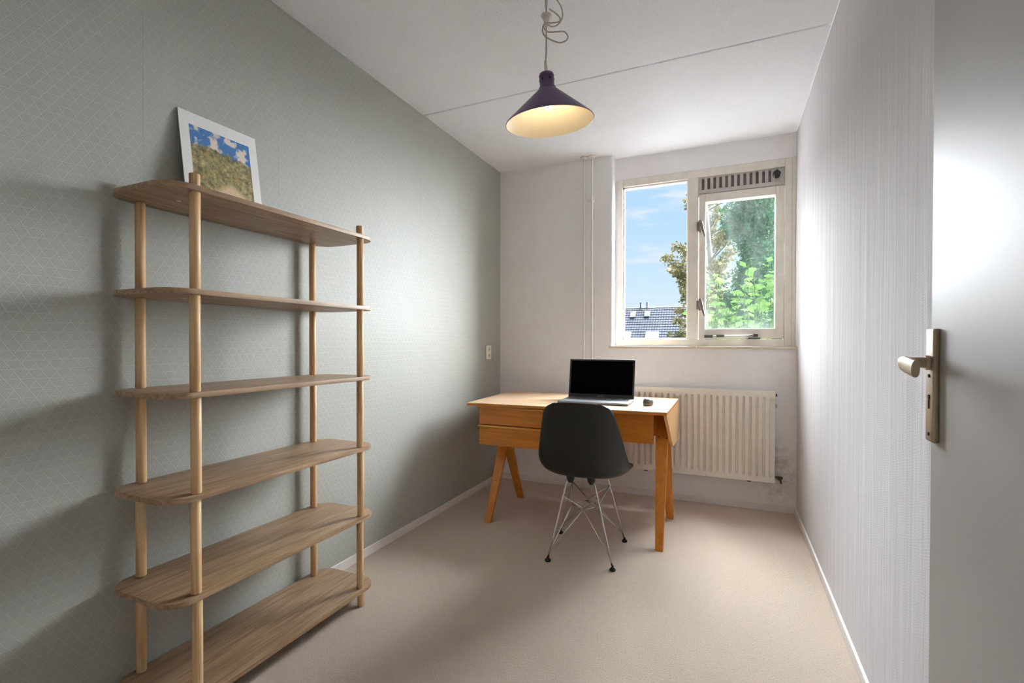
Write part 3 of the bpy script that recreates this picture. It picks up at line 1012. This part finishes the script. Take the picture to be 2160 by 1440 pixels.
md = shell.modifiers.new('bevel', 'BEVEL'); md.width = .0022; md.segments = 2; md.limit_method = 'ANGLE'; md.angle_limit = R(50)
# rolled rim round the shell
rim = []
loop = [rings_e for rings_e in edg]
ptsR = [Vector((E_.z, E_.x, E_.y)) * CS for E_ in edg]


def mirror(v_):
    return Vector((-v_.x, v_.y, v_.z))


bm = B()
for side in (1, -1):
    pl = [p if side > 0 else mirror(p) for p in ptsR]
    tube(bm, pl, .0042, 8)
obj('shell_rim', bm, M_shell, chair, True, local=True)
# wire base
NODES = {'L': (-.074, .004, .243), 'N': (-.003, -.072, .243), 'R': (.064, .004, .243), 'F': (-.006, .092, .243)}
LEGS = {  # foot, mount
    'NL': ((-.163, -.185, .012), (-.082, -.108, .400)),
    'NR': ((.164, -.184, .012), (.062, -.106, .398)),
    'FL': ((-.185, .190, .012), (-.078, .098, .412)),
    'FR': ((.183, .188, .012), (.092, .098, .412)),
}


def cs(p):
    return Vector(p) * CS


def lerp(a, b, t):
    return Vector(a).lerp(Vector(b), t)


for k, (ft, mo) in LEGS.items():
    inw = Vector((-math.copysign(.030, mo[0]), -math.copysign(.012, mo[1]), .010))
    bm = B()
    p_top = Vector(mo)
    pts = [cs(ft)] + [cs(lerp(ft, mo, t)) for t in (.3, .6, .9)] + [cs(lerp(ft, mo, .985)), cs(p_top + inw * .25 + Vector((0, 0, .002))), cs(p_top + inw)]
    tube(bm, pts, .0046, 10)
    lg = obj('leg', bm, M_chrome, chair, True, local=True)
    bm = B(); lathe(bm, [(.0055, .026), (.0065, .016), (.0150, .009), (.0160, .004), (.0135, 0)], (ft[0] * CS, ft[1] * CS, 0), 20)
    obj('glide', bm, M_rubber, lg, True, local=True, auto=50)
    bm = B(); lathe(bm, [(.010, -.016), (.020, .0), (.024, .034)], ((mo[0] + inw.x * .6) * CS, (mo[1] + inw.y * .6) * CS, (mo[2] + .006) * CS), 18)
    obj('rubber_mount', bm, M_rubber, lg, True, local=True, auto=50)
adj = [('NL', 'L', 'FL'), ('NL', 'N', 'NR'), ('NR', 'R', 'FR'), ('FL', 'F', 'FR')]
for a, nd, b in adj:
    nv = Vector(NODES[nd])
    A0, A1 = lerp(*LEGS[a], .10), lerp(*LEGS[b], .10)
    dA, dB = (A0 - nv).normalized(), (A1 - nv).normalized()
    bm = B()
    tube(bm, [cs(p) for p in [A0 + Vector((0, 0, -.006)), lerp(A0, nv, .06)] + spline([lerp(A0, nv, .9), nv + dA * .012 + Vector((0, 0, -.002)), nv + dB * .012 + Vector((0, 0, -.002)), lerp(A1, nv, .9)], 4) + [lerp(A1, nv, .06), A1 + Vector((0, 0, -.006))]], .0030, 8)
    obj('lower_strut', bm, M_chrome, chair, True, local=True)
    # upper V wires from the legs down to this node
    U0, U1 = lerp(*LEGS[a], .80), lerp(*LEGS[b], .80)
    off = Vector((0, 0, .007))
    bm = B()
    tube(bm, [cs(p) for p in [U0] + spline([lerp(U0, nv + off, .08), lerp(U0, nv + off, .9), nv + off + (U0 - nv).normalized() * .006], 4)] + [cs(nv + off)], .0030, 8)
    tube(bm, [cs(p) for p in [U1] + spline([lerp(U1, nv + off, .08), lerp(U1, nv + off, .9), nv + off + (U1 - nv).normalized() * .006], 4)] + [cs(nv + off)], .0030, 8)
    obj('upper_strut', bm, M_chrome, chair, True, local=True)
for a, b, cnt in (('L', 'N', 3), ('F', 'R', 3), ('L', 'F', 2), ('N', 'R', 2)):
    d = (Vector(NODES[b]) - Vector(NODES[a])).normalized()
    sd = d.cross(Vector((0, 0, 1)))
    bm = B()
    for q in range(cnt):
        o_ = sd * (q - (cnt - 1) / 2) * .0075 + Vector((0, 0, .003 if q % 2 else -.002))
        tube(bm, [cs(Vector(NODES[a]) + o_), cs(Vector(NODES[b]) + o_)], .0028, 8)
    obj('cradle_bar', bm, M_chrome, chair, True, local=True)

# ---------------------------------------------------------------- pendant lamp
M_purple, nt = material('purple_enamel')
pos = nt.n('ShaderNodeNewGeometry').outputs['Position']
finish(nt, nt.mix(nt.noise(pos, 8, 2), srgb(70, 42, 92), srgb(82, 52, 104)), 0.28, 0, None, 0, 0, 0.3, 0.5)
M_inner = plain('cream_enamel', srgb(240, 226, 196), 0.45, var=0.01)
M_flex = plain('grey_white_flex', srgb(190, 184, 174), 0.5)
M_whitep = plain('white_cord_grip', srgb(226, 221, 211), 0.4)
LX, LY = -.636, 1.75
lamp = thing('pendant_lamp', 'purple cone pendant lamp with lit bulb hanging on a white flex', 'lamp', (LX, LY, 2.183))
RIMR, ZN, ZR = .1700, 2.122, 1.995
tiltm = Matrix.Translation((LX, LY, 2.18)) @ Matrix.Rotation(R(-4.6), 4, Vector((-math.sin(.418), math.cos(.418), 0))) @ Matrix.Rotation(R(5.0), 4, Vector((math.cos(.418), math.sin(.418), 0))) @ Matrix.Translation((-LX, -LY, -2.18))


def lampobj(name, bm, mat, par=None, **kw):
    bm.transform(tiltm)
    return obj(name, bm, mat, par or lamp, True, **kw)


bm = B()
lathe(bm, [(.030, ZN), (.032, ZN - .004), (RIMR - .002, ZR + .004), (RIMR, ZR), (RIMR - .0015, ZR - .0005), (RIMR - .003, ZR + .002), (.030, ZN - .006)], (LX, LY, 0), 72, close=True)
shade = lampobj('lamp_shade', bm, M_purple, auto=30, label='purple enamelled cone shade')
bm = B()
lathe(bm, [(RIMR - .0025, ZR - .0012), (RIMR - .0125, ZR + .0075), (.029, ZN - .010), (.026, ZN - .010), (.029, ZN - .007), (RIMR - .0045, ZR + .0005)], (LX, LY, 0), 72, close=True)
lampobj('shade_lining', bm, M_inner, shade, auto=25, label='cream inner face')
bm = B()
lathe(bm, [(.0310, ZN - .004), (.0325, ZN), (.0300, ZN + .003), (.0280, ZN + .007), (.0280, ZN + .038), (.0292, ZN + .040), (.0292, ZN + .044), (.0278, ZN + .047), (.0262, ZN + .052), (.0220, ZN + .055), (.006, ZN + .056)], (LX, LY, 0), 40)
neck = lampobj('lamp_neck', bm, M_purple, auto=35)
for k in range(6):
    bm = B()
    a = 2 * math.pi * (k + .25) / 6
    c_ = Vector((LX + .0282 * math.cos(a), LY + .0282 * math.sin(a), ZN + .028))
    tube(bm, [c_ + Vector((math.cos(a), math.sin(a), 0)) * -.002, c_ + Vector((math.cos(a), math.sin(a), 0)) * .0008], .0042, 12)
    lampobj('vent_hole', bm, M_dark, neck)
bm = B(); lathe(bm, [(.0075, ZN + .053), (.0070, ZN + .062), (.0050, ZN + .098), (.0035, ZN + .100)], (LX, LY, 0), 18)
lampobj('cord_grip', bm, M_whitep, auto=40)
bm = B(); lathe(bm, [(.016, ZN - .020), (.018, ZN - .016), (.018, ZN + .03), (.014, ZN + .04)], (LX, LY, 0), 20)
lampobj('bulb_holder', bm, M_whitep, auto=40)
M_bulb, nt = material('lit_bulb')
em = nt.n('ShaderNodeEmission', i_0=(1.0, 0.83, 0.56, 1), i_1=9.0)
nt.put(nt.n('ShaderNodeOutputMaterial').inputs[0], em.outputs[0])
bm = B()
lathe(bm, [(.0085, ZN - .018), (.0130, ZN - .028), (.0165, ZN - .042), (.0165, ZN - .056), (.0125, ZN - .071), (.005, ZN - .081), (0, ZN - .083)], (LX, LY, 0), 24)
lampobj('bulb', bm, M_bulb)
bl_d = bpy.data.lights.new('bulb_light', 'POINT')
bl_d.energy = BULB_WATT
bl_d.color = (1.0, 0.80, 0.52)
bl_d.shadow_soft_size = .02
bl = bpy.data.objects.new('bulb_light', bl_d)
COL.objects.link(bl)
bl.parent = lamp
bl.location = tiltm @ Vector((LX, LY, ZN - .105)) - Vector((LX, LY, 2.183))
# flex, cord cup and the coil of spare flex
bm = B(); tube(bm, [tiltm @ Vector((LX, LY, ZN + .095)), (LX, LY, ZN + .13), (LX, LY, 2.45), (LX + .002, LY, H)], .0027, 10)
obj('flex', bm, M_flex, lamp, True)
bm = B(); lathe(bm, [(.0045, 2.352), (.0075, 2.356), (.0100, 2.372), (.0130, 2.384), (.0200, 2.389), (.0215, 2.393), (.0200, 2.396), (.004, 2.394)], (LX, LY, 0), 24)
obj('cord_cup', bm, M_whitep, lamp, True, auto=40)
bm = B(); box(bm, LX - .006, LX + .006, LY - .004, LY + .004, 2.428, 2.470, .002); tube(bm, [(LX, LY, 2.47), (LX + .004, LY, 2.53), (LX, LY, H)], .003, 8)
obj('cord_hook', bm, M_whitep, lamp, True, auto=40)
ux, uy = math.cos(.418), math.sin(.418)


def lp(a, z, d=0.0):
    return (LX + ux * a - uy * d, LY + uy * a + ux * d, z)


bm = B()
pts = spline([lp(.012, 2.425, .01), lp(.034, 2.412, .012), (lp(.052, 2.395, .012)), lp(.050, 2.378, .01), lp(.022, 2.366, .0), lp(-.004, 2.358, -.01), lp(-.014, 2.340, -.012), lp(-.012, 2.320, -.01), lp(.006, 2.308, .0), lp(.050, 2.299, .012), lp(.078, 2.310, .016), lp(.083, 2.328, .016), lp(.068, 2.342, .014), lp(.036, 2.336, .006), lp(.004, 2.330, -.004), lp(-.010, 2.342, -.012), lp(-.004, 2.356, -.012), lp(.020, 2.352, .0), lp(.045, 2.366, .01), lp(.062, 2.395, .012), lp(.058, 2.430, .008), lp(.035, 2.465, .004), lp(.012, 2.50, 0), lp(.004, 2.55, 0)], 6)
tube(bm, pts, .0027, 8)
obj('spare_flex_loop', bm, M_flex, lamp, True)

# ---------------------------------------------------------------- outside: ground, neighbouring house, trees
M_ground = plain('grey_ground', srgb(100, 98, 100), 0.9, var=0.1, scale=3)  # unseen ground, greyed and darkened to limit light bounced into the room
bm = B(); box(bm, -90, 90, 6, 160, -5.9, -5.6)
tag(obj('ground', bm, M_ground), 'unseen ground far below the window, greyed to limit bounced light', None, kind='structure')

M_tile, nt = material('dark_roof_tiles')
pos = nt.n('ShaderNodeNewGeometry').outputs['Position']
n1 = nt.noise(pos, 2.2, 4)
n2 = nt.noise(pos, 0.35, 3)
col = nt.ramp(n1, [(0.3, srgb(42, 48, 58)), (0.6, srgb(54, 61, 71)), (0.85, srgb(70, 76, 82))])
sp = nt.n('ShaderNodeSeparateXYZ', i_0=pos)
col = nt.mix(nt.maprange(nt.noise(pos, 1.1, 3), 0.55, 0.7, 0, .35), col, srgb(76, 76, 66))
finish(nt, col, 0.7, spec=0.3)
M_brick = plain('pale_brick', srgb(168, 140, 118), 0.85, var=0.1, scale=4)
M_skyl = plain('skylight_glass', srgb(120, 132, 146), 0.25, spec=0.5)
M_skyf = plain('skylight_frame', srgb(110, 116, 124), 0.6)
HY = 62.0                      # ridge distance
HZ = CAMZ + .0702 * HY * .995
EZ = -1.2                      # eaves
run = 6.4
house = thing('house', 'neighbouring house with a dark tiled roof and small skylights', 'house', (-9, HY, -5.6))
HX0, HX1 = -26.0, 6.0
bm = B(); prism(bm, [(HY - run, -5.6), (HY + run, -5.6), (HY + run, EZ), (HY, HZ - .15), (HY - run, EZ)], 'X', HX0 + .3, HX1 - .3); obj('house_wall', bm, M_brick, house)
sl = Vector((0, run, HZ - EZ))
L_ = sl.length
sdir = sl.normalized()
nrm = Vector((0, -sdir.z, sdir.y))
rowp = .42
nrow = int(L_ / rowp)
colp = .30
ncol = int((HX1 - HX0) / colp)
base_pt = Vector((0, HY - run, EZ))
bm = B()
per = ((0, 0), (.07, .018), (.15, .026), (.23, .018))
for r in range(nrow + 1):
    lo = base_pt + sdir * (r * rowp)
    hi = base_pt + sdir * min((r + 1) * rowp + .03, L_)
    va, vb, vc = [], [], []
    for c in range(ncol):
        for dx_, hh_ in per:
            x = HX0 + c * colp + dx_
            va.append(bm.verts.new(lo + nrm * (.01) + Vector((x, 0, 0))))
            vb.append(bm.verts.new(lo + nrm * (.07 + hh_) + Vector((x, 0, 0))))
            vc.append(bm.verts.new(hi + nrm * (.02 + hh_) + Vector((x, 0, 0))))
    for i in range(len(va) - 1):
        bm.faces.new((va[i], va[i + 1], vb[i + 1], vb[i]))
        bm.faces.new((vb[i], vb[i + 1], vc[i + 1], vc[i]))
roof = obj('roof_tiles', bm, M_tile, house, kind='stuff', label='dark grey pantiles in rows')
bm = B(); prism(bm, [(HY - .1, HZ), (HY + run + .2, EZ - .1), (HY + run + .2, EZ - .25), (HY - .1, HZ - .2)], 'X', HX0, HX1); obj('rear_roof_slope', bm, M_tile, house)
bm = B(); tube(bm, [(HX0, HY, HZ - .02), (HX1, HY, HZ - .02)], .13, 10); obj('ridge_capping', bm, plain('mossy_ridge', srgb(136, 134, 112), .8, var=.1, scale=3), house, True, auto=50)
M_flue = plain('flue_grey', srgb(84, 86, 92), 0.6)


def rx(px):                   # X on the ridge plane for a direction ratio
    return px


for k_ in (-.1602, -.1475):
    x = k_ * HY
    bm = B(); lathe(bm, [(.16, HZ - .1), (.16, HZ + .12), (.11, HZ + .16), (.11, HZ + .60), (.15, HZ + .62), (.15, HZ + .70)], (x, HY, 0), 12)
    obj('flue_pipe', bm, M_flue, house, True, auto=40)


def skylight(ratio, zc, w, h):
    # zc: height on the slope; X from the direction ratio
    t = (zc - EZ) / (HZ - EZ)
    p = base_pt + sl * t + nrm * .1
    x = ratio * p.y
    bm = B()
    fr_ = []
    for a in (-1, 1):
        fr_.append(a)
    def q(u_, v_, d_):
        return Vector((x + u_, 0, 0)) + p + sdir * v_ + nrm * d_
    hexa(bm, [q(-w / 2, -h / 2, 0), q(w / 2, -h / 2, 0), q(w / 2, h / 2, 0), q(-w / 2, h / 2, 0)], [q(-w / 2, -h / 2, .12), q(w / 2, -h / 2, .12), q(w / 2, h / 2, .12), q(-w / 2, h / 2, .12)])
    s_ = obj('skylight', bm, M_skyf, house)
    bm = B(); w2, h2 = w - .16, h - .2
    hexa(bm, [q(-w2 / 2, -h2 / 2, .1), q(w2 / 2, -h2 / 2, .1), q(w2 / 2, h2 / 2, .1), q(-w2 / 2, h2 / 2, .1)], [q(-w2 / 2, -h2 / 2, .135), q(w2 / 2, -h2 / 2, .135), q(w2 / 2, h2 / 2, .135), q(-w2 / 2, h2 / 2, .135)])
    obj('pane', bm, M_skyl, s_)


skylight(-.1755, 4.55, .62, .95)
skylight(-.1475, 4.60, .62, .95)
skylight(-.1385, 1.65, 1.5, 1.9)
skylight(-.1935, 1.65, 1.5, 1.9)


# leaves ------------------------------------------------------
def leaf_mat(name, c1, c2, c3, trans=0.5):
    m, nt = material(name)
    oi = nt.n('ShaderNodeNewGeometry')
    pos = oi.outputs['Position']
    rnd = oi.outputs['Random Per Island']
    col = nt.ramp(rnd, [(0.1, c1), (0.5, c2), (0.9, c3)])
    d = nt.n('ShaderNodeBsdfDiffuse', i_0=col)
    t = nt.n('ShaderNodeBsdfTranslucent', i_0=col)
    mx = nt.n('ShaderNodeMixShader', i_0=trans, i_1=d.outputs[0], i_2=t.outputs[0])
    nt.put(nt.n('ShaderNodeOutputMaterial').inputs[0], mx.outputs[0])
    return m


M_leafg = leaf_mat('golden_leaves', srgb(82, 82, 52), srgb(108, 105, 70), srgb(130, 121, 88), .10)
M_leafd = leaf_mat('dark_leaves', srgb(38, 84, 50), srgb(52, 104, 64), srgb(78, 128, 86), .06)
M_leafv = leaf_mat('bright_leaves', srgb(30, 66, 30), srgb(48, 84, 36), srgb(84, 112, 58), .09)
M_bark = plain('grey_bark', srgb(96, 88, 74), 0.9, var=.15, scale=8)


def leaf_cloud(bm, blobs, count, size, rng):
    """small bent leaves scattered through the blobs (centre, radii)"""
    tot = sum(b[1][0] * b[1][1] * b[1][2] for b in blobs)
    for c, r in blobs:
        k = max(4, int(count * r[0] * r[1] * r[2] / tot))
        for _ in range(k):
            while True:
                p = Vector((rng.uniform(-1, 1), rng.uniform(-1, 1), rng.uniform(-1, 1)))
                if .25 < p.length < 1:
                    break
            p = Vector((c[0] + p.x * r[0], c[1] + p.y * r[1], c[2] + p.z * r[2]))
            s_ = size * rng.uniform(.6, 1.3)
            d1 = Vector((rng.gauss(0, 1), rng.gauss(0, 1), rng.gauss(-.3, 1))).normalized()
            d2 = d1.orthogonal().normalized()
            d2.rotate(Matrix.Rotation(rng.uniform(0, 6.28), 3, d1))
            n_ = d1.cross(d2)
            v_ = [bm.verts.new(p), bm.verts.new(p + d1 * s_ * .5 + d2 * s_ * .32 + n_ * s_ * .1), bm.verts.new(p + d1 * s_), bm.verts.new(p + d1 * s_ * .5 - d2 * s_ * .32 + n_ * s_ * .1)]
            bm.faces.new(v_[:3]); bm.faces.new((v_[0], v_[2], v_[3]))


rng = random.Random(11)
# tall dense tree filling most of the casement
tx, ty = .62, 12.0
tree = thing('dense_tree', 'tall dense dark green tree close behind the casement', 'tree', (tx, ty, -5.6))
bm = B(); tube(bm, [(tx, ty, -5.6), (tx + .05, ty, -2), (tx - .04, ty + .05, 1.5), (tx + .03, ty, 4.5), (tx, ty, 7.5)], .20, 10, r_end=.03)
obj('trunk', bm, M_bark, tree, True)
blobs = []
for k in range(130):
    z = rng.uniform(-3.5, 8.2)
    rad_ = .95 - .02 * abs(z - 2)
    a = rng.uniform(0, 6.28)
    q = rng.uniform(.1, .62)
    blobs.append(((tx + math.cos(a) * rad_ * q, ty + math.sin(a) * rad_ * q, z), (.36, .36, .50)))
bm = B(); leaf_cloud(bm, blobs, 60000, .075, rng)
obj('foliage', bm, M_leafd, tree, kind='stuff')

# looser golden tree seen in both panes
tx, ty = -.55, 14.5
tree = thing('golden_tree', 'loose leaved golden green tree seen beside the mullion', 'tree', (tx, ty, -5.6))
bm = B()
tube(bm, [(tx + .5, ty, -5.6), (tx + .45, ty, -1.5), (tx + .3, ty, 1.0), (tx + .1, ty, 3.5), (tx - .1, ty, 6.0)], .17, 8, r_end=.03)
obj('trunk', bm, M_bark, tree, True)
blobs = []
bm = B()
trk = [(-.1, .35), (.7, .3), (1.6, .24), (2.4, .18), (3.2, .12), (4.0, .05), (4.8, 0.0)]
for k in range(40):
    z = -.5 + 6.2 * (k / 40) + rng.uniform(-.1, .1)
    t0 = (tx + .36 - .075 * z, ty, z - .55)
    a = rng.uniform(0, 6.28)
    ln = rng.uniform(.5, 1.15) * (1.05 - .03 * abs(z - 2))
    e = (tx + .30 - .06 * z + math.cos(a) * ln, ty + math.sin(a) * ln, z + rng.uniform(.0, .3))
    mid_ = (Vector(t0) + Vector(e)) / 2 + Vector((0, 0, -.06))
    tube(bm, [t0, mid_, e], .024, 5, r_end=.006)
    for t_ in (.6, .85, 1.05):
        c_ = Vector(t0).lerp(Vector(e), t_)
        if rng.random() < .86:
            blobs.append(((c_.x, c_.y, c_.z + .05), (rng.uniform(.14, .25), .22, rng.uniform(.13, .22))))
for k in range(11):
    z = 1.25 + .26 * k + rng.uniform(-.05, .05)
    e = Vector((-1.22 + rng.uniform(-.16, .22), ty + rng.uniform(-.2, .2), z))
    t0 = Vector((tx + .36 - .075 * z, ty, z - .75))
    tube(bm, [t0, (t0 + e) / 2 + Vector((0, 0, -.05)), e], .02, 5, r_end=.005)
    blobs.append((tuple(e), (rng.uniform(.12, .2), .2, rng.uniform(.12, .18))))
    blobs.append((tuple(e + Vector((.22, 0, -.08))), (.16, .2, .14)))
obj('branches', bm, M_bark, tree, True)
bm = B(); leaf_cloud(bm, blobs, 11000, .10, rng)
obj('foliage', bm, M_leafg, tree, kind='stuff')

# nearby leafy shoots low in front of the casement
shoot = thing('leafy_shoots', 'bright green lobed leaf shoots rising just outside the casement', 'plant', (.05, 6.1, -5.6))


def lobed_leaf():
    bm = B()
    pts = []
    for k in range(25):
        a = R(-165 + 330 * k / 24)
        r_ = .5 + .42 * abs(math.cos(a * 2.15)) ** 1.3 + .25 * math.cos(a / 2)
        pts.append((math.sin(a) * r_ * .062, .02 + math.cos(a) * r_ * .066))
    c_ = bm.verts.new((0, 0, 0))
    vs = [bm.verts.new((x, y, -.9 * (x * x + (y - .02) ** 2) / .06 * .25 + .012 * abs(x) / .06)) for x, y in pts]
    for a, b in zip(vs, vs[1:]):
        bm.faces.new((c_, a, b))
    me = bpy.data.meshes.new('leaf')
    bm.to_mesh(me); bm.free()
    me.materials.append(M_leafv)
    return me


leaf_me = lobed_leaf()
base_inv = world_mat(shoot).inverted()
for k in range(34):
    ax = -.30 + .90 * ((k * .618) % 1.0)
    ay = 6.1 + rng.uniform(-.45, .55)
    topz = 1.42 + rng.uniform(-.1, .42) + (.28 if ax > .2 else 0) + (.12 if ax < -.1 else 0)
    pth = spline([(ax + rng.uniform(-.1, .1), ay, -5.6), (ax, ay, -1.0), (ax + rng.uniform(-.1, .1), ay, topz - .6), (ax + rng.uniform(-.12, .12), ay, topz)], 4)
    bm = B(); tube(bm, pth, .010, 5, r_end=.003)
    obj('stem', bm, M_leafv, shoot, True)
    for j in range(8):
        t_ = j / 7
        c_ = Vector(pth[-5]).lerp(Vector(pth[-1]), .0 + 1.0 * t_)
        o = bpy.data.objects.new('leaf', leaf_me)
        COL.objects.link(o)
        o.parent = shoot
        sc_ = rng.uniform(.5, .95)
        az = rng.uniform(0, 6.28)
        m_ = Matrix.Translation(c_ + Vector((math.cos(az), math.sin(az), 0)) * rng.uniform(.02, .10)) @ Matrix.Rotation(az, 4, 'Z') @ Matrix.Rotation(rng.uniform(.1, 1.0), 4, 'X') @ Matrix.Rotation(rng.uniform(-.4, .4), 4, 'Y') @ Matrix.Scale(sc_, 4)
        o.matrix_local = base_inv @ m_
